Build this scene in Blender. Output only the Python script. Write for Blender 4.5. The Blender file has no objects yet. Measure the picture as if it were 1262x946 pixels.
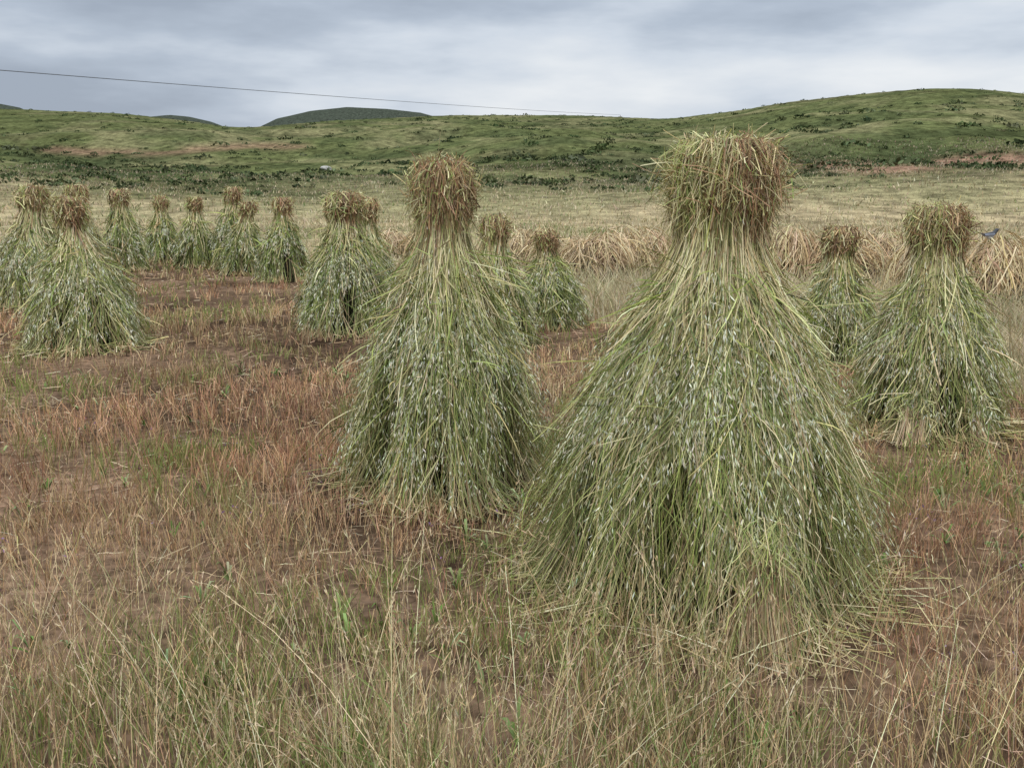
import bpy, math, numpy as np
from mathutils import Vector
sc=bpy.context.scene
TAU=2*math.pi
# ---------------- noise ----------------
_rt=np.random.default_rng(7).random((256,256))
def vnoise(x,y):
    xi=np.floor(x).astype(int); yi=np.floor(y).astype(int)
    fx=x-xi; fy=y-yi
    fx=fx*fx*(3-2*fx); fy=fy*fy*(3-2*fy)
    a=_rt[xi&255,yi&255]; b=_rt[(xi+1)&255,yi&255]; c=_rt[xi&255,(yi+1)&255]; d=_rt[(xi+1)&255,(yi+1)&255]
    return (a*(1-fx)+b*fx)*(1-fy)+(c*(1-fx)+d*fx)*fy
def fbm(x,y,sc_,oct_=4,off=0.0):
    x=np.asarray(x,float)/sc_+off+50; y=np.asarray(y,float)/sc_+off*1.7+50
    s=0;a=.5;t=0
    for i in range(oct_):
        s=s+a*vnoise(x,y); t+=a; a*=.5; x=x*2.03+13.1; y=y*2.03+7.7
    return s/t
def sstep(a,b,x):
    t=np.clip((x-a)/(b-a),0,1); return t*t*(3-2*t)
# ---------------- materials ----------------
def mat_attr(name,rough=.7,spec=.25,simple=False):
    m=bpy.data.materials.new(name); m.use_nodes=True
    nt=m.node_tree; N=nt.nodes.new; L=nt.links.new
    at=N('ShaderNodeAttribute'); at.attribute_name='Col'
    if simple:
        nt.nodes.remove(nt.nodes['Principled BSDF']); p=N('ShaderNodeBsdfDiffuse'); L(p.outputs[0],nt.nodes['Material Output'].inputs[0])
        L(at.outputs['Color'],p.inputs['Color'])
    else:
        p=nt.nodes['Principled BSDF']; p.inputs['Roughness'].default_value=rough; p.inputs['Specular IOR Level'].default_value=spec
        L(at.outputs['Color'],p.inputs['Base Color'])
    return m
M_STRAW=mat_attr('straw',.5,.35)
M_GRASS=mat_attr('grass_blades',simple=True)
M_SHRUB=mat_attr('shrub_leaves',simple=True)
def mat_simple(name,col,rough=.7,nscale=8,amt=.3,metal=0):
    m=bpy.data.materials.new(name); m.use_nodes=True
    nt=m.node_tree; p=nt.nodes['Principled BSDF']; N=nt.nodes.new; L=nt.links.new
    no=N('ShaderNodeTexNoise'); no.inputs['Scale'].default_value=nscale; no.inputs['Detail'].default_value=6
    cr=N('ShaderNodeValToRGB'); cr.color_ramp.elements[0].position=.3; cr.color_ramp.elements[1].position=.7
    cr.color_ramp.elements[0].color=(*[c*(1-amt) for c in col],1); cr.color_ramp.elements[1].color=(*[min(1,c*(1+amt)) for c in col],1)
    tc=N('ShaderNodeTexCoord'); L(tc.outputs['Object'],no.inputs['Vector'])
    L(no.outputs['Fac'],cr.inputs[0]); L(cr.outputs[0],p.inputs['Base Color'])
    p.inputs['Roughness'].default_value=rough; p.inputs['Metallic'].default_value=metal
    return m
# ---------------- mesh helpers ----------------
NQ=0
def build(name,V,F,C,mat,smooth=False,loc=(0,0,0)):
    global NQ; NQ+=len(F)
    me=bpy.data.meshes.new(name)
    V=np.ascontiguousarray(V,dtype=np.float32); F=np.ascontiguousarray(F,dtype=np.int32)
    me.vertices.add(len(V)); me.vertices.foreach_set('co',V.ravel())
    me.loops.add(F.size); me.loops.foreach_set('vertex_index',F.ravel())
    me.polygons.add(len(F)); me.polygons.foreach_set('loop_start',np.arange(0,F.size,F.shape[1],dtype=np.int32))
    me.update(calc_edges=True)
    a=me.color_attributes.new('Col','FLOAT_COLOR','POINT')
    cc=np.ones((len(V),4),np.float32); cc[:,:3]=np.clip(C,0,1); a.data.foreach_set('color',cc.ravel())
    if smooth: me.polygons.foreach_set('use_smooth',np.ones(len(F),bool))
    me.materials.append(mat)
    ob=bpy.data.objects.new(name,me); sc.collection.objects.link(ob); ob.location=loc
    return ob
class Acc:
    def __init__(s): s.V=[];s.F=[];s.C=[];s.n=0
    def add(s,V,F,C):
        s.V.append(V); s.F.append(F+s.n); s.C.append(C); s.n+=len(V)
    def rib(s,P,W,Fc,C):
        N,K,_=P.shape
        if N==0: return
        W=np.broadcast_to(W,(N,K))
        T=np.gradient(P,axis=1)
        S=np.cross(T,Fc[:,None,:]); S/=np.linalg.norm(S,axis=2,keepdims=True)+1e-9
        h=S*W[:,:,None]*.5
        V=np.stack([P-h,P+h],axis=2).reshape(-1,3)
        b=(np.arange(N)*K*2)[:,None]+(np.arange(K-1)*2)[None,:]
        F=np.stack([b,b+1,b+3,b+2],axis=2).reshape(-1,4)
        if C.ndim==2: C=np.repeat(C[:,None,:],K,axis=1)
        C=np.repeat(C[:,:,None,:],2,axis=2).reshape(-1,3)
        s.add(V,F,C)
    def obj(s,name,mat,loc=(0,0,0),smooth=False):
        return build(name,np.concatenate(s.V),np.concatenate(s.F),np.concatenate(s.C),mat,smooth,loc)
def pick(rng,pal,n,wts=None,var=.18):
    pal=np.array(pal,float); i=rng.choice(len(pal),n,p=None if wts is None else np.array(wts)/sum(wts))
    c=pal[i]; c=c*(1+rng.normal(0,var,(n,1)))*(1+rng.normal(0,.05,(n,3)))
    return np.clip(c,.005,.9)
# ---------------- terrain ----------------
RA=np.array([-3,-1.2,-.7,-.505,-.385,-.313,-.277,-.249,-.185,-.057,.055,.151,.215,.263,.335,.399,.447,.505,.7,1.2,3])
RE=np.array([.05,.07,.083,.081,.0765,.0687,.063,.063,.0687,.0747,.0747,.071,.078,.0864,.094,.0995,.0995,.094,.07,.06,.05])
RD=np.array([300,300,320,330,320,300,290,300,330,350,340,300,270,255,240,230,230,230,230,260,260])
FPX=np.array([-600,-150,0,35,60,150,195,215,240,265,280,300,322,345,385,430,480,520,560,700,1262,2200])
FE=np.array([.06,.085,.0865,.081,.07,.07,.073,.0745,.0725,.068,.0635,.058,.0625,.0708,.078,.0817,.080,.0765,.068,.05,.05,.05])
FA=(FPX-631)/1227*.982
def terrain(x,y):
    x=np.asarray(x,float); y=np.asarray(y,float)
    rho=np.hypot(x,y); yy=np.maximum(y,.05*rho+1e-6); a=np.clip(x/yy,-3,3)
    ca=1/np.sqrt(1+a*a)
    e=np.interp(a,RA,RE); e=(e+np.interp(a-.012,RA,RE)+np.interp(a+.012,RA,RE))/3
    Dr=np.interp(a,RA,RD)
    zr=1.54+e*Dr*ca
    s=(rho-45)/(Dr-45); sc_=np.clip(s,0,1)
    front=zr*sc_**1.25
    back=zr*(1-.75*sstep(1.0,1.9,s))
    z=np.where(s<1,front,back)
    ef=np.interp(a,FA,FE); zf=(1.54+ef*700*ca)
    bump=np.exp(-((rho-700)/110)**2)
    z=np.where(rho>400,np.maximum(z*(1-sstep(450,600,rho)*.5),zf*bump),z)
    z=z*(1-.9*sstep(900,1400,rho))
    hill=np.clip(s*3,0,1)*np.clip((1.15-s)*3,0,1)
    z=z+hill*((fbm(x,y,48,4)-.5)*10.0+(fbm(x,y,12,3,5)-.5)*2.0)*np.clip((1-s)*2.0+.03,0,1)
    z=z+(fbm(x,y,9,3,2)-.5)*.25*sstep(8,40,rho)
    z=z+(fbm(x,y,.8,3,9)-.5)*.07
    back_y=sstep(0,-5,y); z=z*(1-back_y)
    return z
BX=[-30,-12,-5,-1.5,.3,1.1,4.3,8,20]; BY=[26,25,24,19.5,15.5,11.8,7.4,3.5,1]
def bnd(x): return np.interp(x,BX,BY)
def field_w(x,y):
    return sstep(.5,-.5,(y-bnd(x))+(fbm(x,y,1.5,3,3)-.5)*2)
azd=np.radians(np.concatenate([np.arange(-180,-40,4),np.linspace(-40,40,560),np.arange(44,180,4)]))
rad=np.concatenate([np.geomspace(.4,30,200),np.geomspace(30.5,420,230),np.geomspace(425,4000,90)])
A,Rr=np.meshgrid(azd,rad,indexing='ij')
X=Rr*np.sin(A); Y=Rr*np.cos(A); Z=terrain(X,Y)
na,nr=A.shape
idx=np.arange(na*nr).reshape(na,nr)
i2=np.roll(idx,-1,axis=0)
F=np.stack([idx[:,:-1],i2[:,:-1],i2[:,1:],idx[:,1:]],axis=2).reshape(-1,4)[:, ::-1]
V=np.stack([X,Y,Z],axis=2).reshape(-1,3)
fw=field_w(X,Y)[...,None]
n1=fbm(X,Y,2.2,4,1)[...,None]; n2=fbm(X,Y,18,5,4)[...,None]; n4=fbm(X,Y*1.0,7,5,11)[...,None]
soil=np.array([.145,.095,.060])*(.35+1.15*n1)
rough=np.array([.34,.275,.16])*(.8+.4*n1)
rough=rough*(1-sstep(.5,.72,n2)*.6)+np.array([.19,.19,.09])*sstep(.5,.72,n2)*.6
green=np.array([.102,.118,.045])*(.7+.6*n4); tan=np.array([.215,.195,.10])
hillc=green+(tan-green)*(sstep(.46,.68,n2)*.62+.08)
dark=np.array([.042,.055,.024])
hillc=hillc+(dark-hillc)*sstep(.52,.62,n4)*.55
el=((Z-1.54)/Rr)[...,None]
a_=(X/np.maximum(Y,.1))[...,None]
belt=np.exp(-((el-.022)/.017)**4)*sstep(.40,.52,fbm(X,Y,16,5,61)[...,None])
hillc=hillc+(dark-hillc)*belt*.72
zz=Z[...,None]; terr=.5+.5*np.sin(zz*2.6+fbm(X,Y,40,3,91)[...,None]*14)
hillc=hillc*(1-.32*sstep(.55,.95,terr)*sstep(.4,.6,fbm(X,Y,30,3,93)[...,None]))
pale=.5+.5*np.sin(zz*1.1+fbm(X,Y,60,3,95)[...,None]*18)
hillc=hillc+(tan*1.1-hillc)*sstep(.8,1,pale)*sstep(.45,.6,fbm(X,Y,25,3,97)[...,None])*.5
red=np.array([.27,.16,.11])
bank=np.exp(-((el-.040-.004*np.sin(a_*20))/.0035)**2)*sstep(.1,-.3,a_)*sstep(.46,.6,fbm(X,Y,14,4,21)[...,None])
bank2=np.exp(-((el-.026-.004*np.sin(a_*30))/.0060)**2)*sstep(.18,.31,a_)*sstep(.38,.5,fbm(X,Y,9,4,25)[...,None])
hillc=hillc+(red-hillc)*np.clip(bank*.7+bank2,0,1)*.9
hw=sstep(58,90,Rr+(fbm(X,Y,20,4,66)-.5)*60)[...,None]
C=rough*(1-hw)+hillc*hw
far=sstep(450,600,Rr)[...,None]
C=C*(1-far)+np.array([.06,.07,.052])*far
C=C*(1-fw)+soil*fw
def terrain_mat():
    m=bpy.data.materials.new('terrain_earth_grass'); m.use_nodes=True
    nt=m.node_tree; N=nt.nodes.new; L=nt.links.new; p=nt.nodes['Principled BSDF']
    nt.nodes.remove(p); p=N('ShaderNodeBsdfDiffuse'); L(p.outputs[0],nt.nodes['Material Output'].inputs[0])
    at=N('ShaderNodeAttribute'); at.attribute_name='Col'
    geo=N('ShaderNodeNewGeometry')
    def noise(s,d=5):
        n=N('ShaderNodeTexNoise'); n.inputs['Scale'].default_value=s; n.inputs['Detail'].default_value=d; n.inputs['Roughness'].default_value=.75
        L(geo.outputs['Position'],n.inputs['Vector']); return n
    cur=at.outputs['Color']
    for s,amt in ((.7,.62),(14,.5)):
        n=noise(s,4 if s<1 else 2); mr=N('ShaderNodeMapRange'); mr.inputs['From Min'].default_value=.33; mr.inputs['From Max'].default_value=.67
        mr.inputs['To Min'].default_value=1-amt; mr.inputs['To Max'].default_value=1+amt
        L(n.outputs['Fac'],mr.inputs['Value'])
        vm=N('ShaderNodeVectorMath'); vm.operation='SCALE'; L(cur,vm.inputs[0]); L(mr.outputs['Result'],vm.inputs['Scale']); cur=vm.outputs[0]
    L(cur,p.inputs['Color'])
    return m
V=np.vstack([V,[[0,0,float(terrain(0.,0.01))]]])
CV=np.vstack([C.reshape(-1,3),[[.15,.1,.06]]])
build('ground',V,F,CV,terrain_mat(),smooth=True)
# ---------------- stooks ----------------
US=np.array([0,.14,.31,.46,.6,.71,.775,.815,.87,.93,.975,1.0])
def stook(name,x,y,H,R,hr,n,w,seed,lean=(0,0),green=.5,brown=.3,nsp=6000,sps=1.0,butts=(),hol=None):
    rng=np.random.default_rng(seed)
    acc=Acc()
    z0=float(terrain(x,y))-.01
    pr=np.concatenate([np.array([1.0,.93,.765,.595,.425,.295])*R,np.array([.82,.74,.96,1.02,.95,.70])*hr])
    pr[5]=max(pr[5],pr[6]*1.15)
    ph=rng.uniform(0,TAU,5); nb=rng.integers(4,7)
    if hol is None:
        k_=rng.integers(4,7); hol=[(h_,rng.uniform(.10,.2),rng.uniform(.30,.48)) for h_ in np.arange(k_)*TAU/k_+rng.uniform(-.35,.35,k_)+rng.uniform(0,6)]
    def hollow(u,t):
        h=0
        for (th_,wd_,ut_) in hol:
            dd=np.abs((t-th_+math.pi)%TAU-math.pi); h=np.maximum(h,np.exp(-(dd/(wd_*(.35+.9*np.clip(1-u/ut_,0,1))))**2)*sstep(ut_,ut_*.72,u))
        return h
    def prof(u): return np.interp(u,US,pr)
    def lobe(t): return .45*np.sin(3*t+ph[0])+.5*np.sin(nb*t+ph[1])+.3*np.sin(11*t+ph[2])
    def pos(u,t,r):
        u=np.where(u>1.0,1.0+(u-1.0)*.2,u)
        lx=lean[0]*u*u; ly=lean[1]*u*u
        return np.stack([r*np.cos(t)+lx,r*np.sin(t)+ly,u*H],axis=-1)
    def rad_(u,t): return prof(u)*(1+.15*np.clip(1-u,0,1)*lobe(t)*(u<.8)+(.12*np.sin(3*t+ph[3])+.09*np.sin(7*t+ph[4]+u*30))*(u>.83))*(1-.16*hollow(u,t))
    uu=np.concatenate([np.linspace(0,.93,26),[.945]]); tt=np.linspace(0,TAU,64,endpoint=False)
    U,T=np.meshgrid(uu,tt,indexing='ij')
    Rc=rad_(U,T)*(.74+.05*np.sin(T*23+U*9)*.5-.18*hollow(U,T))*np.where(U>.8,.86,1); Rc[-1]*=.1
    Pc=pos(U,T,Rc).reshape(-1,3); id_=np.arange(27*64).reshape(27,64); j=np.roll(id_,-1,axis=1)
    Fq=np.stack([id_[:-1],j[:-1],j[1:],id_[1:]],axis=2).reshape(-1,4)
    cc=pick(rng,[(.045,.045,.018),(.06,.05,.024),(.03,.032,.013)],27*64)  # dark inner core: shade of the gaps between bundles put in its colour
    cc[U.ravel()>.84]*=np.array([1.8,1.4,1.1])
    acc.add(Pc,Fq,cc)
    gp=[(.225,.28,.065),(.345,.38,.115),(.11,.15,.038),(.51,.47,.20),(.71,.63,.35),(.36,.26,.13)]
    wts=[.16+.30*green,.29,.10+.22*green,.25*(1.3-min(green,1.1)),.23*(1.3-min(green,1.1)),.07]
    K=9; s=np.linspace(0,1,K)[None,:]
    nl=int(120*min(1,n/4500)**.5); lt=rng.uniform(0,TAU,nl); ldt=rng.normal(0,.24,nl); ldep=rng.uniform(-.06,.16,nl); lu1=rng.uniform(.05,.5,nl); lfl=rng.uniform(0,.07,nl)
    lk=rng.integers(0,nl,n); inl=rng.random(n)<.70
    t0=np.where(inl,lt[lk]+rng.normal(0,.07,n),rng.uniform(0,TAU,n))
    u0=rng.uniform(.75,.86,n)
    u1=np.where(inl,lu1[lk]+rng.normal(0,.07,n),np.where(rng.random(n)<.6,rng.uniform(.05,.32,n),rng.uniform(.28,.62,n))); u1=np.clip(u1,.015,.66)
    dth=np.where(inl,ldt[lk]+rng.normal(0,.10,n),rng.normal(0,.28,n))
    te=t0+dth
    hh_=hollow(u1,te); u1=np.where((hh_>.3)&(rng.random(n)<.88),np.maximum(u1,rng.uniform(.36,.5,n)),u1)
    u=u0[:,None]+(u1-u0)[:,None]*s
    g=rng.uniform(.2,.95,n)
    cv=rng.normal(0,.18,(n,1))
    t=t0[:,None]+dth[:,None]*s+cv*s**3+rng.normal(0,.09,(n,1))*np.sin(math.pi*s)+rng.normal(0,.05,(n,1))*np.sin(2*math.pi*s+1)-g[:,None]*(s**1.2)*np.cos(nb*t0+ph[1])[:,None]/nb*.9+rng.normal(0,.022,(n,K))*s
    dep=np.where(inl,ldep[lk]+rng.normal(0,.025,n),rng.exponential(.06,n))
    r=rad_(u,t)*(1-dep[:,None]*np.sin(np.minimum(s*1.6,1)*math.pi/2))+(np.where(inl,lfl[lk],0)+np.abs(rng.normal(0,.035,n)))[:,None]*np.clip((s-.4)/.6,0,1)**1.5+rng.normal(0,.006,(n,K))
    P=pos(u,t,r); P[:,:,2]=np.maximum(P[:,:,2],.01)
    fac=np.stack([np.cos(t0),np.sin(t0),np.full(n,.3)],1)+rng.normal(0,.55,(n,3))
    c=pick(rng,gp,n,wts,.28)*np.where(inl,(rng.uniform(.6,1.25,nl))[lk],1)[:,None]
    top=np.array([.60,.53,.27])
    wt=(np.clip(1-s*2.0,0,1)*rng.uniform(.0,max(.1,1.0-.62*green),(n,1)))[...,None]
    cK=c[:,None,:]*(1-wt)+top*wt
    W=w*rng.uniform(.4,1.25,(n,1))*(1-.5*s)
    acc.rib(P,W,fac,cK)
    m=int(n/9*(1.35-.7*min(green,1.2))); ta=rng.uniform(0,TAU,m); ua=rng.uniform(.74,.86,m); ub=ua-rng.uniform(.12,.55,m)
    uc=ua[:,None]+(ub-ua)[:,None]*s; tc_=ta[:,None]+rng.normal(0,.38,(m,1))*s+rng.normal(0,.12,(m,1))*np.sin(s*3)
    rc=rad_(uc,tc_)*1.02+rng.uniform(.0,.025,(m,1))+np.abs(rng.normal(0,.045,(m,1)))*s**2
    acc.rib(pos(uc,tc_,rc),w*1.05*rng.uniform(.5,1.3,(m,1)),np.stack([np.cos(ta),np.sin(ta),np.full(m,.3)],1)+rng.normal(0,.4,(m,3)),pick(rng,[(.74,.65,.38),(.56,.47,.24),(.38,.38,.15)],m,[.4,.3,.3]))
    # hanging, twisting leaves
    m=int(n*.38); q=rng.integers(0,n,m); k0=rng.integers(2,K-1,m)
    st=P[q,k0]; Ln=rng.uniform(.08,.28,m); out=np.stack([np.cos(t0[q]),np.sin(t0[q]),np.zeros(m)],1)
    ss=np.linspace(0,1,5)[None,:,None]
    d=out*rng.uniform(.0,.5,(m,1))+np.array([0,0,-1])*rng.uniform(.3,1,(m,1))+rng.normal(0,.5,(m,3))
    PL=st[:,None,:]+out[:,None,:]*.01+d[:,None,:]*Ln[:,None,None]*ss+out[:,None,:]*.05*np.sin(math.pi*ss)*rng.uniform(0,1,(m,1,1))+np.array([0,0,-.10])*ss**2*rng.uniform(0,1,(m,1,1))
    PL[:,:,2]=np.maximum(PL[:,:,2],.01)
    acc.rib(PL,w*1.3*np.array([[.6,1,.9,.6,.1]])*rng.uniform(.5,1.2,(m,1)),out+rng.normal(0,.8,(m,3)),pick(rng,gp,m,[.32,.3,.17,.2,.16,.07],.28))
    # panicles
    per=16; npn=nsp//per; q0=rng.integers(0,n,npn); q=np.repeat(q0,per); m=len(q)
    sp=np.clip(K-1-rng.exponential(.17,m)*(K-1)*.9,0,K-1.001); k=sp.astype(int); f=(sp-k)[:,None]
    st=P[q,k]*(1-f)+P[q,k+1]*f
    keep=st[:,2]>.07*H; st=st[keep]; q=q[keep]; m=len(q)
    out=np.stack([np.cos(t0[q]),np.sin(t0[q]),np.zeros(m)],1)
    st=st+out*rng.uniform(.005,.06,(m,1))+rng.normal(0,.017,(m,3))
    d=np.array([0,0,-1.])+out*.25+rng.normal(0,.38,(m,3)); d/=np.linalg.norm(d,axis=1,keepdims=True)
    Ls=.024*sps*rng.uniform(.7,1.3,m); ss=np.array([0,.45,1])[None,:,None]
    PS=st[:,None,:]+d[:,None,:]*Ls[:,None,None]*ss
    acc.rib(PS,.0052*sps*np.array([[.2,1,.1]])*rng.uniform(.7,1.2,(m,1)),out+rng.normal(0,.5,(m,3)),
            pick(rng,[(.57,.57,.40),(.72,.71,.55),(.38,.41,.20),(.58,.52,.32)],m,[.4,.3,.2,.15],.15))
    # stems of the upright sheaves under the hat
    m=int(n*.34); t1=rng.uniform(0,TAU,m); ua=rng.uniform(.12,.36,m); s5=np.linspace(0,1,5)[None,:]
    t1=t1-np.cos(nb*t1+ph[1])/nb*.8
    kp=(hollow(ua*0+.1,t1)<.45)|(rng.random(m)<.25); t1=t1[kp]; ua=ua[kp]; m=len(t1)
    rr0=rad_(ua,t1)*rng.uniform(.78,.96,m); rr1=rad_(ua*0,t1)*rng.uniform(.82,1.14,m)+np.abs(rng.normal(0,.05,m))
    tt=t1[:,None]+rng.normal(0,.2,(m,1))*s5
    rr=rr0[:,None]+(rr1-rr0)[:,None]*s5**1.4+rng.normal(0,.014,(m,5)); u=ua[:,None]*(1-s5)
    PB=pos(u,tt,rr); PB[:,:,2]=np.maximum(PB[:,:,2],.012+rng.uniform(0,.03,(m,1)))
    acc.rib(PB,w*rng.uniform(.5,1.1,(m,1))*np.ones((1,5)),np.stack([np.cos(t1),np.sin(t1),np.full(m,.4)],1)+rng.normal(0,.5,(m,3)),
            pick(rng,[(.42,.32,.16),(.58,.48,.26),(.27,.30,.10),(.16,.16,.055)],m,[.22,.22,.36,.2],.25))
    # stray flyaways
    m=max(40,n//9); q=rng.integers(0,n,m); k0=rng.integers(1,K-1,m); st=P[q,k0]
    out=np.stack([np.cos(t0[q]),np.sin(t0[q]),np.zeros(m)],1)
    d=out*rng.uniform(.3,1.0,(m,1))+np.array([0,0,-1])*rng.uniform(-.3,1,(m,1))+rng.normal(0,.4,(m,3))
    ss=np.linspace(0,1,5)[None,:,None]; PF=st[:,None,:]+d[:,None,:]*rng.uniform(.06,.2,(m,1,1))*ss+np.array([0,0,-.11])*ss**2
    PF[:,:,2]=np.maximum(PF[:,:,2],.01)
    acc.rib(PF,w*.5*np.ones((1,5)),rng.normal(0,1,(m,3)),pick(rng,gp,m))
    # ---- head
    nh=int(n*.26)
    sp_=[(.68,.60,.33),(.52,.48,.21),(.34,.38,.12),(.42,.28,.14),(.2,.12,.06)]
    wb=[.36-.2*brown,.3-.14*brown,.27-.15*brown,.08+.3*brown,.04+.34*brown]
    s7=np.linspace(0,1,7)[None,:]
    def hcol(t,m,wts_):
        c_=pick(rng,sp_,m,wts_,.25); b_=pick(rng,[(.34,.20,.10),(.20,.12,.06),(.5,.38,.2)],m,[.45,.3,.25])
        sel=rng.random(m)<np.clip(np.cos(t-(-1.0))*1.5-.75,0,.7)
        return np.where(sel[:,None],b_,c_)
    t0=rng.uniform(0,TAU,nh); ue=rng.uniform(.87,1.03,nh)
    u=.79+(ue-.79)[:,None]*np.sin(s7*rng.uniform(.38,.9,(nh,1))*math.pi)
    th=t0[:,None]+rng.normal(0,.5,(nh,1))*s7
    r=prof(np.minimum(u,1))*rng.uniform(.72,1.16,(nh,1)); r=r*(1-.35*np.clip(s7-.6,0,1)*rng.uniform(-3,2,(nh,1)))
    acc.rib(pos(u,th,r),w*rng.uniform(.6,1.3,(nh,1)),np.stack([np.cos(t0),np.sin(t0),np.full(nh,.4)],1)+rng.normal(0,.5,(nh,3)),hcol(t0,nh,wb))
    # straws over the crown, ends hanging down
    m=int(nh*.4); t0=rng.uniform(0,TAU,m); v=(s7-.5)*2*rng.uniform(.6,1.2,(m,1)); off=rng.normal(0,.42,(m,1))
    lx=v*hr; ly=off*hr*(1-.3*v*v)
    zc=H*(.975+rng.uniform(-.04,.03,(m,1)))-.06*H*(np.abs(v)**2.6+.35*np.abs(off)**2.4)+rng.normal(0,.03,(m,1))*v
    xx=lx*np.cos(t0)[:,None]-ly*np.sin(t0)[:,None]+lean[0]; yy=lx*np.sin(t0)[:,None]+ly*np.cos(t0)[:,None]+lean[1]
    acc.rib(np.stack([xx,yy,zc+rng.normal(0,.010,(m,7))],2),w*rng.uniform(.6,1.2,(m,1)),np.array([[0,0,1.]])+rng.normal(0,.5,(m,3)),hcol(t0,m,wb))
    m=int(nh*.6); t0=rng.uniform(0,TAU,m); uc=rng.uniform(.83,.96,m)
    th=t0[:,None]+rng.normal(0,.5,(m,1))*(s7-.5); u=uc[:,None]+rng.normal(0,.11,(m,1))*(s7-.5)*1.6+.012*np.sin(s7*4)
    r=prof(np.clip(u,0,1))*rng.uniform(.84,1.14,(m,1))+rng.normal(0,.30,(m,1))*hr*np.abs(s7-.5)*2
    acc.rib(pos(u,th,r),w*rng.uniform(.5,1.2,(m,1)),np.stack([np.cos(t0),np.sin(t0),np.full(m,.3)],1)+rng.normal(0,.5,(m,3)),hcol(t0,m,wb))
    # frayed ends
    m=int(nh*1.2); t0=rng.uniform(0,TAU,m); uf=rng.uniform(.82,1.0,m); st=pos(uf,t0,prof(uf)*rng.uniform(.6,1.0,m))
    d=np.stack([np.cos(t0),np.sin(t0),rng.uniform(-1.3,1.5,m)],1)+rng.normal(0,.6,(m,3)); d/=np.linalg.norm(d,axis=1,keepdims=True)
    ss=np.linspace(0,1,5)[None,:,None]
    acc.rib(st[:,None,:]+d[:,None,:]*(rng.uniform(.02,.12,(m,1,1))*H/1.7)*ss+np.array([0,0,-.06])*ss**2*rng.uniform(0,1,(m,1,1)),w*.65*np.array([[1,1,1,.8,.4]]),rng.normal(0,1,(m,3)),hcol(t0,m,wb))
    # tie round the waist
    m=int(nh*.22); t0=rng.uniform(0,TAU,m); uc=rng.uniform(.785,.82,m)
    th=t0[:,None]+rng.uniform(.4,1.3,(m,1))*s7; u=uc[:,None]+rng.normal(0,.022,(m,1))*(s7-.5)
    r=prof(u)*rng.uniform(1.04,1.12,(m,1))
    acc.rib(pos(u,th,r),w*rng.uniform(.6,1.3,(m,1)),np.stack([np.cos(t0+.5),np.sin(t0+.5),np.zeros(m)],1)+rng.normal(0,.2,(m,3)),pick(rng,sp_,m,[.4,.3,.2,.1,.05],.2))
    # cut ends on top
    m=int(nh*.5); t0=rng.uniform(0,TAU,m); r0=np.sqrt(rng.random(m))*hr*.95
    ss=np.linspace(0,1,3)[None,:]; ul=rng.uniform(.90,1.01,m)+.02*np.sin(2*t0+ph[0])-.03*(r0/hr)**3+.02*brown
    u=.86+(ul-.86)[:,None]*ss; r=r0[:,None]*(.85+.25*ss)+rng.normal(0,.02,(m,1))*ss
    th=t0[:,None]+rng.normal(0,.15,(m,1))*ss
    acc.rib(pos(u,th,r),w*rng.uniform(.7,1.3,(m,1)),rng.normal(0,1,(m,3)),pick(rng,[(.40,.25,.13),(.24,.14,.07),(.62,.52,.29)],m,[.35*(.4+brown),.25*(.3+brown),.4],.25))
    # long wisps
    m=int(44+nh*.03); t0=rng.uniform(0,TAU,m); st=pos(rng.uniform(.84,.98,m),t0,hr*rng.uniform(.5,1.0,m))
    d=np.stack([np.cos(t0),np.sin(t0),rng.uniform(-.6,1.0,m)],1)+rng.normal(0,.35,(m,3)); d/=np.linalg.norm(d,axis=1,keepdims=True)
    ss=np.linspace(0,1,6)[None,:,None]
    acc.rib(st[:,None,:]+d[:,None,:]*(rng.uniform(.06,.22,(m,1,1))*H/1.7)*ss+np.array([0,0,-.10])*ss**2*rng.uniform(0,1,(m,1,1)),w*.5*np.array([[1,1,1,.9,.8,.4]]),rng.normal(0,1,(m,3)),pick(rng,sp_,m,[.5,.3,.2,.05,.02]))
    # cut butts of an inner sheaf showing at the foot
    for (bt,zt,wd,nbn) in butts:
        r0=rad_(np.array([.1]),np.array([bt]))[0]-.05
        cx,cy=math.cos(bt),math.sin(bt); tx,ty=-cy,cx
        m=nbn; a=np.clip(rng.normal(0,1,m),-2.2,2.2)
        ss=np.linspace(0,1,5)[None,:]
        lat=a[:,None]*(.034+(wd-.034)*ss**1.3)+rng.normal(0,.014,(m,1))+rng.normal(0,.02,(m,1))*ss; rr=(r0+.04+rng.uniform(0,.06,(m,1)))+(.03+rng.uniform(0,.12,(m,1)))*ss**1.5
        zz=zt*(1-ss)*rng.uniform(.7,1.15,(m,1))+rng.uniform(.0,.05,(m,1))
        acc.rib(np.stack([cx*rr+tx*lat,cy*rr+ty*lat,zz],2),w*rng.uniform(.6,1.2,(m,1)),np.array([[cx,cy,.3]])+rng.normal(0,.4,(m,3)),pick(rng,[(.42,.29,.17),(.58,.46,.27),(.28,.19,.10),(.24,.24,.09)],m,[.35,.28,.22,.15],.2))
        m=int(nbn*.7); ss=np.linspace(0,1,6)[None,:]; a=rng.normal(0,1,m)
        lat=a[:,None]*.07+rng.normal(0,.07,(m,1))*ss**1.1+rng.normal(0,.03,(m,1))*np.sin(ss*5); rr=r0+.06+(.02+rng.uniform(0,.08,(m,1)))*ss
        zz=zt+rng.uniform(-.06,.20,(m,1))-(rng.uniform(.1,.9,(m,1))*zt*.9)*ss**1.2
        zz=np.maximum(zz,.015)
        acc.rib(np.stack([cx*rr+tx*lat,cy*rr+ty*lat,zz],2),w*rng.uniform(.4,1.0,(m,1)),np.tile([[cx,cy,.2]],(m,1))+rng.normal(0,.6,(m,3)),pick(rng,gp,m,[.2,.3,.12,.28,.18,.15]))
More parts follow.
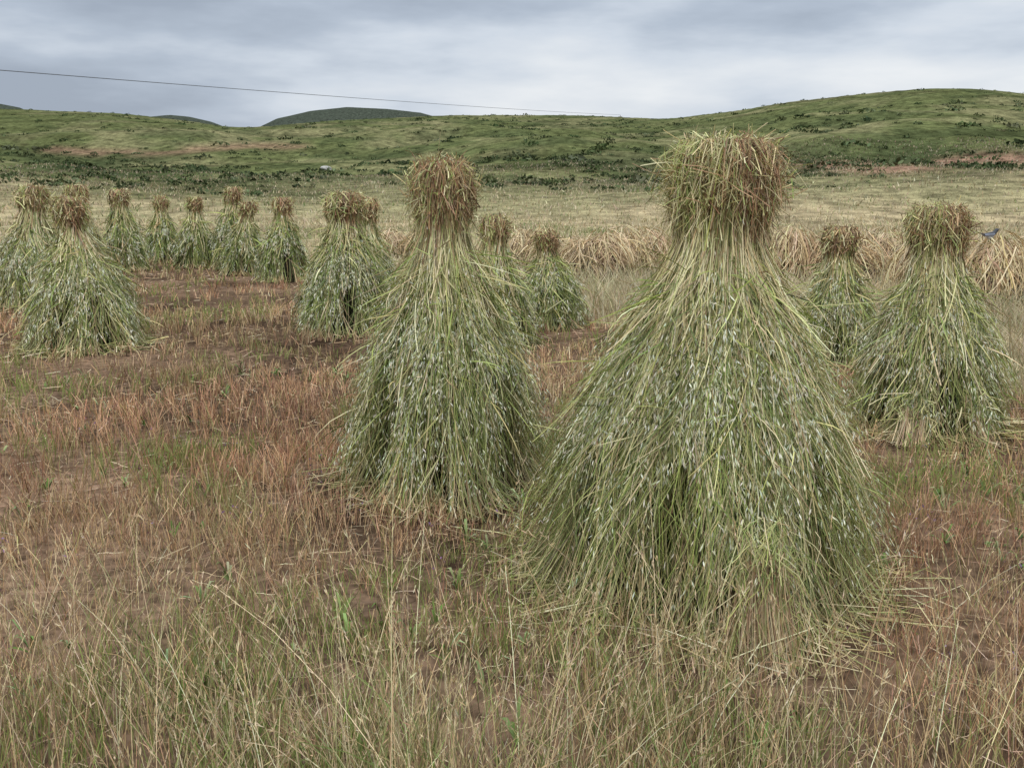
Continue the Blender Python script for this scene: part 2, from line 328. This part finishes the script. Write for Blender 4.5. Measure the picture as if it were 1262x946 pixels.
    acc.obj(name,M_STRAW,loc=(x,y,z0))
def nm(base,i): return base if i==0 else f'{base}.{i:03d}'
F_=-math.pi/2
H1=[(F_-.38,.17,.42),(F_+.52,.18,.40),(F_-1.1,.15,.36),(F_+1.25,.14,.34),(F_+2.4,.2,.4),(F_+3.4,.2,.4)]
H2=[(F_-.75,.22,.40),(F_-.05,.13,.34),(F_+.8,.2,.42),(F_+2.4,.2,.4),(F_+3.4,.2,.4)]
H3=[(F_-.1,.2,.38),(F_+.85,.2,.34),(F_-1.0,.18,.36),(F_+2.4,.2,.4)]
ST=[
 (.77,3.82,1.74,.67,.178,9000,.0034,(.03,0),.50,.06,16000,1.0,[(F_+.10,.31,.055,300)],H1),
 (-.35,5.12,1.69,.50,.135,6000,.0042,(.0,0),.50,.5,12000,1.1,[],H2),
 (2.72,6.38,1.45,.47,.160,4600,.0052,(-.02,0),.52,.35,9000,1.2,[(F_-.55,.19,.04,110),(F_+.3,.17,.04,110)],H3),
 (2.89,8.85,1.25,.34,.14,2600,.007,(0,0),.7,.9,4800,1.4,[],None),
 (-4.30,9.95,1.51,.57,.14,3400,.008,(-.06,0),.62,.25,7000,1.6,[],None),
 (-6.50,13.6,1.64,.56,.17,2500,.010,(.08,0),.65,.3,4800,2.0,[],None),
 (-7.75,18.0,1.71,.50,.17,1500,.013,(0,0),.7,.35,2600,2.4,[],None),
 (-7.85,20.3,1.60,.45,.18,1400,.014,(-.04,0),.95,.6,2000,2.5,[],None),
 (-7.95,22.9,1.50,.43,.15,1300,.015,(0,0),1.2,.4,1500,2.6,[],None),
 (-6.63,21.1,1.46,.43,.15,1300,.014,(0,0),1.2,.4,1500,2.6,[],None),
 (-5.75,20.5,1.66,.43,.15,1300,.014,(.12,0),1.1,.5,1500,2.6,[],None),
 (-5.22,19.4,1.38,.43,.14,1400,.014,(.18,0),1.2,.7,1600,2.5,[],None),
 (-4.15,18.1,1.49,.45,.15,1500,.013,(.05,0),1.2,.6,1800,2.4,[],None),
 (-1.90,11.25,1.56,.53,.19,3000,.008,(.04,0),1.0,.25,6500,1.7,[],None),
 (-1.86,12.5,1.47,.50,.16,1900,.009,(.03,0),1.0,.4,3200,1.8,[],None),
 (-.17,10.1,1.32,.40,.13,2200,.008,(0,0),.7,.3,3600,1.7,[],None),
 (.44,11.55,1.12,.41,.12,2200,.008,(-.05,0),1.25,.8,3200,1.7,[],None),
]
for i,(x,y,H,R,hr,n,w,lean,g,b,nsp,sps,bu,hol) in enumerate(ST):
    stook(nm('oat_stook',i),x,y,H,R,hr,n,w,100+i,lean,g,b,nsp,sps,bu,hol)
# ---------------- straw heaps ----------------
def heap(name,x,y,wx,wy,h,seed,w=.013,n=800):
    rng=np.random.default_rng(seed); acc=Acc(); z0=float(terrain(x,y))-.01
    K=7; s=np.linspace(0,1,K)[None,:]
    tt=np.linspace(0,TAU,32,endpoint=False); pp=np.linspace(0,math.pi/2*.98,9)
    Pm,Tm=np.meshgrid(pp,tt,indexing='ij'); nn=1+.12*np.sin(3*Tm+seed)+.07*np.sin(7*Tm+seed*2)
    Vc=np.stack([wx*.85*np.cos(Pm)*np.cos(Tm)*nn,wy*.85*np.cos(Pm)*np.sin(Tm)*nn,h*.80*np.sin(Pm)],2).reshape(-1,3)
    id_=np.arange(9*32).reshape(9,32); j=np.roll(id_,-1,axis=1)
    acc.add(Vc,np.stack([id_[:-1],j[:-1],j[1:],id_[1:]],2).reshape(-1,4),pick(rng,[(.17,.11,.055),(.11,.075,.04)],9*32))
    nl=5; cen=rng.uniform(-.9,.9,nl)*wx; hh=rng.uniform(.65,1.1,nl)
    t0=rng.uniform(0,TAU,n); p0=rng.uniform(.8,1.5,n); p1=rng.uniform(-.0,.7,n); ci=rng.integers(0,nl,n)
    ph_=p0[:,None]+(p1-p0)[:,None]*s; th=t0[:,None]+rng.normal(0,.5,(n,1))*s
    nn=1+.12*np.sin(3*th+seed)+.07*np.sin(7*th+seed*2)
    k=rng.uniform(.82,1.12,(n,1))
    P=np.stack([wx*np.cos(ph_)*np.cos(th)*nn*k+cen[ci][:,None]*.5,wy*np.cos(ph_)*np.sin(th)*nn*k,h*np.sin(ph_)*k*hh[ci][:,None]+.03+rng.normal(0,.014,(n,K))],2)
    P[:,:,2]=np.maximum(P[:,:,2],.01)
    acc.rib(P,w*rng.uniform(.5,1.3,(n,1)),np.stack([np.cos(t0),np.sin(t0),np.full(n,.6)],1)+rng.normal(0,.5,(n,3)),
        pick(rng,[(.62,.48,.27),(.72,.58,.35),(.45,.33,.18),(.29,.19,.11)],n,[.4,.3,.2,.1],.2))
    m=n//3; t0=rng.uniform(0,TAU,m); st=np.stack([wx*.6*rng.normal(0,.6,m),wy*.5*rng.normal(0,.5,m),np.full(m,h*.78)],1)
    d=rng.normal(0,1,(m,3))*np.array([1,1,.5])+np.array([0,0,.15]); ss=np.linspace(0,1,4)[None,:,None]
    acc.rib(st[:,None,:]+d[:,None,:]*.15*ss-np.array([0,0,.16])*ss**2,w*.9*np.ones((1,4)),rng.normal(0,1,(m,3)),pick(rng,[(.70,.55,.32),(.55,.4,.21)],m))
    acc.obj(name,M_STRAW,loc=(x,y,z0))
HP=[(-2.75,24.5,.6,.4,.62),(-1.9,24,.7,.4,.6),(-.1,20.5,.6,.4,.8),(.35,19.6,.5,.4,.8),(.95,19.2,.55,.4,.75),(1.5,18.6,.6,.45,.88),(2.05,19.4,.6,.45,.82),(2.7,20.4,.6,.4,.85),(3.4,20.6,.6,.4,.7),
    (4.4,17.5,.55,.4,.82),(5.0,17.3,.5,.4,.85),(5.75,17.2,.6,.4,.78),(6.55,18.2,.6,.4,.82),(7.3,18.0,.6,.4,.75),(8.2,18.2,.7,.4,.8),(6.2,14.7,.5,.4,.88),(6.85,14.2,.5,.45,.90),(7.5,14.5,.55,.4,.88),(8.3,14.2,.5,.4,.8),(9.3,15,.5,.4,.8)]
for i,(x,y,wx,wy,h) in enumerate(HP): heap(nm('straw_heap',i),x,y,wx,wy,h,300+i)
# ---------------- ground cover ----------------
HALF=math.radians(35)
def wedge(rng,d1,d2,dens,half=HALF):
    n=int(dens*half*(d2*d2-d1*d1)); d=np.sqrt(rng.uniform(d1*d1,d2*d2,n)); a=rng.uniform(-half,half,n)
    return d*np.sin(a),d*np.cos(a)
def blades(acc,rng,x,y,h,w,col,K=4,lean=.25,curl=.25,taper=None):
    n=len(x); z=terrain(x,y)
    s=np.linspace(0,1,K)[None,:,None]
    a=rng.uniform(0,TAU,n); l=np.abs(rng.normal(0,lean,n)); dx=np.stack([np.cos(a),np.sin(a),np.zeros(n)],1)
    P=np.stack([x,y,z-.005],1)[:,None,:]+np.array([0,0,1.])*h[:,None,None]*s*(1-.25*(l*l)[:,None,None])+dx[:,None,:]*h[:,None,None]*(l[:,None,None]*s+curl*np.abs(rng.normal(0,1,(n,1,1)))*s**2.2)
    P[:,:,2]-=(curl*.35*h[:,None]*np.abs(rng.normal(0,1,(n,1)))*(s[...,0]**3))
    if taper is None: taper=np.linspace(1,.25,K)
    acc.rib(P,w[:,None]*taper[None,:],rng.normal(0,1,(n,3))*np.array([1,1,.3]),col)
    return P
def not_in_stook(x,y,f=.85):
    k=np.ones(len(x),bool)
    for s_ in ST: k&=np.hypot(x-s_[0],y-s_[1])>s_[3]*f
    return k
rng=np.random.default_rng(11)
acc=Acc()
for d1,d2,dens,per in ((1.8,3.5,340,8),(3.5,6,270,8),(6,9,145,7),(9,14,64,6),(14,27,24,5)):
    x,y=wedge(rng,d1,d2,dens)
    k=(rng.random(len(x))<field_w(x,y))&not_in_stook(x,y)&(rng.random(len(x))<-.2+2.1*fbm(x,y,.45,3,31)); x,y=x[k],y[k]
    x=np.repeat(x,per)+rng.normal(0,.022,len(x)*per); y=np.repeat(y,per)+rng.normal(0,.022,len(y)*per)
    d=np.hypot(x,y); n=len(x)
    patch=fbm(x,y,1.3,3,33)
    h=rng.uniform(.05,.15,n)*(.6+.9*patch)*(1+.5*sstep(4,2.2,d))
    col=pick(rng,[(.55,.375,.215),(.68,.51,.30),(.40,.255,.15),(.24,.15,.10),(.29,.29,.11)],n,[.33,.25,.23,.11,.10],.28)
    redp=sstep(.45,.63,fbm(x,y,1.8,3,37))[:,None]; col=col*(1-redp*np.array([.05,.16,.14]))*(.50+.95*fbm(x,y,1.4,4,39))[:,None]
    gw=sstep(.50,.66,fbm(x,y,.9,3,35))[:,None]*(rng.random((n,1))<.6); col=col*(1-gw)+np.array([.25,.30,.09])*gw*rng.uniform(.7,1.3,(n,1))
    blades(acc,rng,x,y,h,np.maximum(.0026,.0006*d)*rng.uniform(.7,1.3,n),col,K=3,lean=.25,curl=.14,taper=np.array([1,.9,.7]))
acc.obj('stubble',M_GRASS)
acc=Acc()
for d1,d2,dens in ((1.8,3.5,420),(3.5,6,300),(6,9,160),(9,14,80),(14,27,30)):
    x,y=wedge(rng,d1,d2,dens)
    k=(rng.random(len(x))<field_w(x,y))&not_in_stook(x,y,.9)&(rng.random(len(x))<-.2+1.9*fbm(x,y,.6,3,41)); x,y=x[k],y[k]; n=len(x); d=np.hypot(x,y)
    a=rng.uniform(0,TAU,n); L=rng.uniform(.03,.15,n); s=np.linspace(-.5,.5,4)[None,:]
    px=x[:,None]+np.cos(a)[:,None]*L[:,None]*s; py=y[:,None]+np.sin(a)[:,None]*L[:,None]*s+.01*np.sin(s*5)
    pz=terrain(px,py)+rng.uniform(.004,.06,(n,1))+rng.normal(0,.2,(n,1))*L[:,None]*s
    acc.rib(np.stack([px,py,pz],2),(np.maximum(.0026,.0006*d)*rng.uniform(.6,1.2,n))[:,None],rng.normal(0,.5,(n,3))+np.array([0,0,1.]),
        pick(rng,[(.54,.41,.25),(.41,.28,.18),(.66,.55,.37),(.25,.17,.12)],n,[.35,.3,.15,.2],.22))
for s_ in ST[:6]:
    n=900 if s_ is ST[0] else 450
    a0=rng.uniform(0,TAU,n); rr=s_[3]*(.9+np.abs(rng.normal(0,.22,n))); x=s_[0]+rr*np.cos(a0); y=s_[1]+rr*np.sin(a0)
    a=a0+rng.normal(0,.7,n); L=rng.uniform(.08,.3,n); s=np.linspace(-.5,.5,4)[None,:]
    px=x[:,None]+np.cos(a)[:,None]*L[:,None]*s; py=y[:,None]+np.sin(a)[:,None]*L[:,None]*s
    pz=terrain(px,py)+rng.uniform(.01,.09,(n,1))+rng.normal(0,.15,(n,1))*L[:,None]*s
    acc.rib(np.stack([px,py,pz],2),s_[6]*np.ones((1,4)),rng.normal(0,.5,(n,3))+np.array([0,0,1.]),pick(rng,[(.60,.50,.27),(.44,.39,.17),(.68,.59,.37),(.27,.29,.11)],n))
acc.obj('straw_litter',M_GRASS)
# foreground tall dry grass
acc=Acc()
tan_p=[(.62,.48,.27),(.78,.64,.40),(.43,.30,.17),(.20,.25,.08),(.32,.32,.14)]
def tall(n,x0,x1,y0,y1,h0,h1,wts,w=.0022,heads=.6,thr=.45,lean=.24):
    x=rng.uniform(x0,x1,n); y=rng.uniform(y0,y1,n)
    nz=fbm(x,y,.5,3,51)
    k=(nz+rng.normal(0,.04,n)>thr)&not_in_stook(x,y,1.0)&(np.abs(x)<y*.70+.12); x,y,nz=x[k],y[k],nz[k]; n=len(x)
    h=rng.uniform(h0,h1,n)*np.clip(.75+2.2*(nz-thr),.6,1.3)
    P=blades(acc,rng,x,y,h,w*rng.uniform(.7,1.4,n),pick(rng,tan_p,n,wts,.26),K=6,lean=lean,curl=.24,taper=np.linspace(1,.35,6))
    q=np.where(rng.random(n)<heads)[0]
    m=len(q)*16; qi=np.repeat(q,16); f=rng.uniform(0,1,m)[:,None]; k5=np.where(rng.random(m)<.35,3,4)
    st=P[qi,k5]*(1-f)+P[qi,k5+1]*f; d=(P[qi,5]-P[qi,3]); d/=np.linalg.norm(d,axis=1,keepdims=True); d=d+rng.normal(0,.25,(m,3))
    ss=np.array([0,.5,1])[None,:,None]
    acc.rib(st[:,None,:]+d[:,None,:]*rng.uniform(.008,.022,(m,1,1))*ss,.0028*np.array([[.3,1,.2]]),rng.normal(0,1,(m,3)),pick(rng,[(.64,.52,.33),(.48,.36,.2)],m))
tall(4000,-2.2,2.2,1.6,2.7,.14,.42,[.36,.24,.20,.10,.10],heads=.2,thr=.46)
tall(1800,-2.4,1.0,2.5,3.7,.12,.36,[.4,.2,.15,.12,.13],heads=.2,thr=.50)
tall(260,-.5,1.6,2.0,2.95,.38,.76,[.45,.35,.15,.05,.05],heads=.8,thr=.40,lean=.17,w=.0024)
tall(620,-2.0,.1,1.65,2.7,.34,.64,[.38,.38,.1,.07,.07],heads=.7,thr=.40,w=.0024)
tall(260,.4,2.3,1.65,2.7,.30,.54,[.38,.34,.1,.1,.1],heads=.7,thr=.40,w=.0024)
tall(1400,-2.2,2.2,1.6,2.7,.12,.34,[.05,.05,.05,.6,.25],w=.0042,heads=0,thr=.5)
tall(900,-1.2,.5,1.7,2.9,.15,.38,[.03,.03,.05,.65,.25],w=.0040,heads=0,thr=.45)
tall(800,.9,3.0,2.2,3.7,.12,.36,[.4,.2,.15,.12,.13],heads=.2,thr=.48)
tall(3000,-3.6,3.9,3.2,7.5,.1,.24,[.34,.16,.15,.22,.13],heads=.12,thr=.52)
acc.obj('dry_grass',M_GRASS)
# weeds & tiny flowers
acc=Acc()
x,y=wedge(rng,1.8,9,13); k=(rng.random(len(x))<field_w(x,y))&not_in_stook(x,y,1.05)&(fbm(x,y,.8,3,35)>.46); x,y=x[k],y[k]
per=7; sz=np.repeat(rng.uniform(.4,1.1,len(x)),per); x=np.repeat(x,per); y=np.repeat(y,per); n=len(x); a=rng.uniform(0,TAU,n); s=np.linspace(0,1,4)[None,:]; L=rng.uniform(.03,.09,n)*sz
px=x[:,None]+np.cos(a)[:,None]*L[:,None]*s; py=y[:,None]+np.sin(a)[:,None]*L[:,None]*s; pz=terrain(x,y)[:,None]+.01+L[:,None]*rng.uniform(.3,1.6,(n,1))*np.sin(s*2)
acc.rib(np.stack([px,py,pz],2),np.array([[.3,1,.9,.1]])*rng.uniform(.006,.014,(n,1)),rng.normal(0,.3,(n,3))+np.array([0,0,1.]),pick(rng,[(.14,.22,.06),(.20,.26,.10),(.27,.31,.16)],n))
x,y=wedge(rng,1.8,9,9); k=fbm(x,y,.9,3,61)>.50; x,y=x[k],y[k]; per=7; x=np.repeat(x,per)+rng.normal(0,.03,len(x)*per); y=np.repeat(y,per)+rng.normal(0,.03,len(y)*per); n=len(x)
z=terrain(x,y)+rng.uniform(.02,.11,n); st=np.stack([x,y,z],1); d=rng.normal(0,1,(n,3)); ss=np.array([0,.5,1])[None,:,None]
acc.rib(st[:,None,:]+d[:,None,:]*.007*ss,.009*np.array([[.3,1,.3]]),rng.normal(0,1,(n,3)),pick(rng,[(.20,.11,.20),(.28,.18,.28),(.18,.10,.11)],n))
acc.obj('weeds',M_GRASS)
# meadow beyond the field
acc=Acc()
for d1,d2,dens,wk in ((5,14,280,.0008),(14,26,115,.0008),(26,50,34,.0008),(50,115,6,.0010)):
    x,y=wedge(rng,d1,d2,dens)
    k=(rng.random(len(x))>field_w(x,y)); x,y=x[k],y[k]; n=len(x); d=np.hypot(x,y)
    pt=fbm(x,y,3.0,4,71)*.6+fbm(x,y,14,3,73)*.4
    k=rng.random(n)<.35+.9*fbm(x,y,1.2,3,75); x,y,d,pt=x[k],y[k],d[k],pt[k]; n=len(x)
    h=rng.uniform(.16,.46,n)*(.6+.8*fbm(x,y,2.5,3,77))*(1-.45*sstep(14,30,d))
    near=sstep(16,8,d)
    gw=sstep(.48,.62,pt+.08*near)*(1-.4*sstep(20,30,d)); pg=rng.random(n)<gw*.7+.05
    col=np.where(pg[:,None],pick(rng,[(.23,.27,.11),(.32,.34,.16),(.16,.20,.08)],n),pick(rng,[(.54,.45,.29),(.62,.54,.36),(.43,.36,.21),(.46,.41,.26)],n))
    col=col*(.66+.55*fbm(x,y,6,3,79))[:,None]*(1-.40*sstep(45,110,d))[:,None]
    blades(acc,rng,x,y,h,wk*d*rng.uniform(.7,1.5,n),col,K=3,lean=.28,curl=.3)
acc.obj('meadow_grass',M_GRASS)
# shrubs on hills
acc=Acc()
x,y=wedge(rng,60,360,.44,math.radians(36)); z=terrain(x,y); d=np.hypot(x,y); e=(z-1.54)/y; a=x/y
nz=fbm(x,y,13,4,81)
p=np.exp(-((e-.022)/.019)**4)*.9*sstep(.42,.60,nz)+.20*sstep(.48,.65,nz)*sstep(.2,.3,a)+.40*np.exp(-((e-.062)/.009)**2)*sstep(.5,.62,nz)*(a>-.1)*(a<.35)+.06
p=p*sstep(62,88,d); p=np.where(e<.000,p*.35,p)
k=rng.random(len(x))<p*.8; x,y,z,d=x[k],y[k],z[k],d[k]; n=len(x)
sz=rng.uniform(.2,.62,n)*(1+.9*(rng.random(n)<.1))
per=20; q=np.repeat(np.arange(n),per); m=len(q)
dirs=rng.normal(0,1,(m,3)); dirs/=np.linalg.norm(dirs,axis=1,keepdims=True); dirs[:,2]=np.abs(dirs[:,2])*.62
rr=sz[q]*rng.uniform(.45,1.1,m)
c0=np.stack([x[q],y[q],z[q]],1)+dirs*rr[:,None]*np.array([1.4,1.3,1])
dd=rng.normal(0,1,(m,3)); dd/=np.linalg.norm(dd,axis=1,keepdims=True)
ss=np.array([-.5,0,.5])[None,:,None]
cb=pick(rng,[(.065,.085,.038),(.085,.11,.05),(.13,.145,.08),(.048,.064,.03)],n,[.35,.3,.15,.2],.18)
acc.rib(c0[:,None,:]+dd[:,None,:]*(sz[q]*.5)[:,None,None]*ss,(sz[q]*.34)[:,None]*np.array([[.4,1,.4]]),rng.normal(0,1,(m,3)),cb[q]*rng.uniform(.7,1.3,(m,1)))
acc.obj('shrubs',M_SHRUB)
print('shrubs',n,'quads',NQ)
# ---------------- rocks ----------------
import bmesh
from mathutils import noise as mn
M_ROCK=mat_simple('pale_rock',(.42,.41,.38),.9,3,.3)
def rock(name,x,y,s,seed):
    bm=bmesh.new(); bmesh.ops.create_icosphere(bm,subdivisions=3,radius=1)
    r=np.random.default_rng(seed); o=r.uniform(0,20,3)
    for v in bm.verts:
        f=1+.35*mn.noise(v.co*1.3+Vector(o))+.12*mn.noise(v.co*4+Vector(o))
        v.co=Vector((v.co.x*f*1.3,v.co.y*f,max(-.3,v.co.z*f*.75)))*s
    me=bpy.data.meshes.new(name); bm.to_mesh(me); bm.free(); me.materials.append(M_ROCK)
    ob=bpy.data.objects.new(name,me); sc.collection.objects.link(ob); ob.location=(x,y,float(terrain(x,y))+s*.1); ob.rotation_euler=(0,0,seed)
RK=[(-24.0,131,.6),(-10,105,.28),(-48,118,.35)]
for i,(x,y,s) in enumerate(RK): rock(nm('boulder',i),x,y,s,i+3)
# ---------------- power line ----------------
M_WIRE=mat_simple('cable_metal',(.10,.10,.11),.6); M_WOOD=mat_simple('weathered_wood',(.16,.12,.09),.9,5)
def pole(name,x,y,h):
    z=float(terrain(x,y)); e=bpy.data.objects.new(name,None); sc.collection.objects.link(e); e.location=(x,y,z)
    def part(nme,op,loc,scale=(1,1,1),rot=(0,0,0),mat=M_WOOD,**kw):
        bm=bmesh.new(); op(bm,**kw); me=bpy.data.meshes.new(nme); bm.to_mesh(me); bm.free(); me.materials.append(mat)
        o=bpy.data.objects.new(nme,me); sc.collection.objects.link(o); o.parent=e; o.location=loc; o.scale=scale; o.rotation_euler=rot
    part('post',bmesh.ops.create_cone,(0,0,h/2-.3),cap_ends=True,segments=12,radius1=.16,radius2=.10,depth=h+.6)
    part('crossarm',bmesh.ops.create_cube,(0,-.14,h-.5),(1.4,.10,.12),size=1)
    for i,dx in enumerate((-.6,0,.6)): part(f'insulator_{i}',bmesh.ops.create_cone,(dx,-.14 if dx else 0,h-.34 if dx else h+.08),mat=M_ROCK,cap_ends=True,segments=10,radius1=.05,radius2=.03,depth=.18)
    return (x,y,z+h)
p1=(-52.,74.); p2=(39.5,375.)
top1=pole('utility_pole',p1[0],p1[1],9.6-float(terrain(*p1))+1.6)
top2=pole('utility_pole.001',p2[0],p2[1],1.54+.0742*375-float(terrain(*p2)))
cu=bpy.data.curves.new('power_line','CURVE'); cu.dimensions='3D'; cu.bevel_depth=.036; sp=cu.splines.new('POLY'); sp.points.add(60)
for i in range(61):
    t=i/60; q=[top1[j]*(1-t)+top2[j]*t for j in range(3)]; q[2]+=.16-4*.5*t*(1-t); sp.points[i].co=(*q,1)
cu.materials.append(M_WIRE); o=bpy.data.objects.new('power_line',cu); sc.collection.objects.link(o)
# ---------------- magpie ----------------
def magpie(x,y,z):
    e=bpy.data.objects.new('magpie',None); sc.collection.objects.link(e); e.location=(x,y,z); e.rotation_euler=(0,0,.35); e.scale=(.85,)*3
    MB=mat_simple('black_feathers',(.03,.032,.04),.5); MW=mat_simple('white_feathers',(.7,.71,.74),.6,8,.1); MU=mat_simple('grey_wing_feathers',(.22,.24,.30),.6)
    def sk(nme,pts,mat):
        me=bpy.data.meshes.new(nme); me.from_pydata([p[0] for p in pts],[(i,i+1) for i in range(len(pts)-1)],[])
        ob=bpy.data.objects.new(nme,me); sc.collection.objects.link(ob); ob.parent=e
        ob.modifiers.new('Skin','SKIN'); ob.modifiers.new('Sub','SUBSURF').levels=2
        for v,p in zip(me.skin_vertices[0].data,pts): v.radius=p[1]
        me.skin_vertices[0].data[0].use_root=True; me.materials.append(mat)
    sk('belly',[((.06,0,.115),(.066,.06)),((.0,0,.12),(.054,.05)),((-.05,0,.125),(.04,.035))],MW)
    sk('back_and_head',[((-.09,0,.145),(.03,.03)),((0,0,.165),(.045,.03)),((.08,0,.17),(.045,.04)),((.12,0,.20),(.032,.032)),((.145,0,.235),(.034,.034)),((.18,0,.235),(.012,.012)),((.205,0,.228),(.004,.004))],MB)
    sk('tail',[((-.08,0,.15),(.02,.018)),((-.2,0,.18),(.025,.008)),((-.34,0,.22),(.02,.006))],MB)
    sk('wing_left',[((.06,.055,.16),(.02,.03)),((-.02,.06,.145),(.012,.035)),((-.13,.03,.15),(.006,.015))],MU)
    sk('wing_right',[((.06,-.055,.16),(.02,.025)),((-.02,-.06,.15),(.012,.025)),((-.13,-.03,.15),(.006,.015))],MU)
    sk('leg_left',[((0,.02,.09),(.01,.01)),((.01,.02,.04),(.004,.004)),((.0,.02,0),(.004,.004)),((.03,.02,0),(.004,.004))],MB)
    sk('leg_right',[((0,-.02,.09),(.01,.01)),((.01,-.02,.04),(.004,.004)),((.0,-.02,0),(.004,.004)),((.03,-.02,0),(.004,.004))],MB)
magpie(6.72,14.15,float(terrain(6.72,14.15))+.84)
# ---------------- world ----------------
w=bpy.data.worlds.new('World'); sc.world=w; w.use_nodes=True; nt=w.node_tree; nt.nodes.clear(); N=nt.nodes.new; L=nt.links.new
out=N('ShaderNodeOutputWorld'); sky=N('ShaderNodeTexSky'); sky.sky_type='NISHITA'; sky.sun_disc=False
SE,SR=math.radians(50),math.radians(215)
sky.sun_elevation=SE; sky.sun_rotation=SR; sky.air_density=1.5; sky.dust_density=3
b1=N('ShaderNodeBackground'); b1.inputs[1].default_value=.08; L(sky.outputs[0],b1.inputs[0])
tc=N('ShaderNodeTexCoord'); mp=N('ShaderNodeMapping'); mp.inputs['Scale'].default_value=(1.5,1.5,6.0); mp.inputs['Location'].default_value=(2.3,.4,1.1); mp.inputs['Rotation'].default_value=(0,math.radians(-6),0)
L(tc.outputs['Generated'],mp.inputs['Vector'])
no=N('ShaderNodeTexNoise'); no.inputs['Scale'].default_value=1.6; no.inputs['Detail'].default_value=6; no.inputs['Roughness'].default_value=.52
L(mp.outputs[0],no.inputs['Vector'])
sx=N('ShaderNodeSeparateXYZ'); L(tc.outputs['Generated'],sx.inputs[0])
def math_(op,a,b,clamp=False):
    m=N('ShaderNodeMath'); m.operation=op; m.use_clamp=clamp
    for i,v in enumerate((a,b)):
        if isinstance(v,(int,float)): m.inputs[i].default_value=v
        else: L(v,m.inputs[i])
    return m.outputs[0]
f=math_('ADD',no.outputs['Fac'],math_('MULTIPLY',sx.outputs['X'],.26)); f=math_('ADD',f,.03)
cr=N('ShaderNodeValToRGB'); L(f,cr.inputs[0]); els=cr.color_ramp.elements
els[0].position=.38; els[0].color=(.38,.44,.54,1); els[1].position=.70; els[1].color=(.90,.93,.97,1)
e_=els.new(.47); e_.color=(.49,.56,.67,1); e_=els.new(.56); e_.color=(.68,.745,.84,1)
up=N('ShaderNodeMapRange'); up.interpolation_type='SMOOTHSTEP'; up.inputs['From Min'].default_value=.2; up.inputs['From Max'].default_value=.9; up.inputs['To Min'].default_value=1.0; up.inputs['To Max'].default_value=2.2
L(sx.outputs['Z'],up.inputs['Value'])
b2=N('ShaderNodeBackground'); L(cr.outputs[0],b2.inputs[0]); L(up.outputs[0],b2.inputs[1])
mx=N('ShaderNodeMixShader'); mx.inputs[0].default_value=.88; L(b1.outputs[0],mx.inputs[1]); L(b2.outputs[0],mx.inputs[2]); L(mx.outputs[0],out.inputs[0])
w.cycles.sampling_method='MANUAL'; w.cycles.sample_map_resolution=256
sd=bpy.data.lights.new('sun','SUN'); sd.energy=1.4; sd.angle=math.radians(20); sd.color=(1,.96,.89)
so=bpy.data.objects.new('sun',sd); sc.collection.objects.link(so)
dv=Vector((math.sin(SR)*math.cos(SE),math.cos(SR)*math.cos(SE),math.sin(SE)))
so.rotation_euler=dv.to_track_quat('Z','Y').to_euler()
# ---------------- camera ----------------
cd=bpy.data.cameras.new('camera'); cd.lens=35; cd.sensor_width=36; cd.clip_end=6000; cd.clip_start=.05
co=bpy.data.objects.new('camera',cd); sc.collection.objects.link(co); co.location=(0,0,1.54); co.rotation_euler=(math.radians(90-10.84),0,0)
sc.camera=co
sc.view_settings.view_transform='Standard'; sc.view_settings.look='None'; sc.view_settings.exposure=0
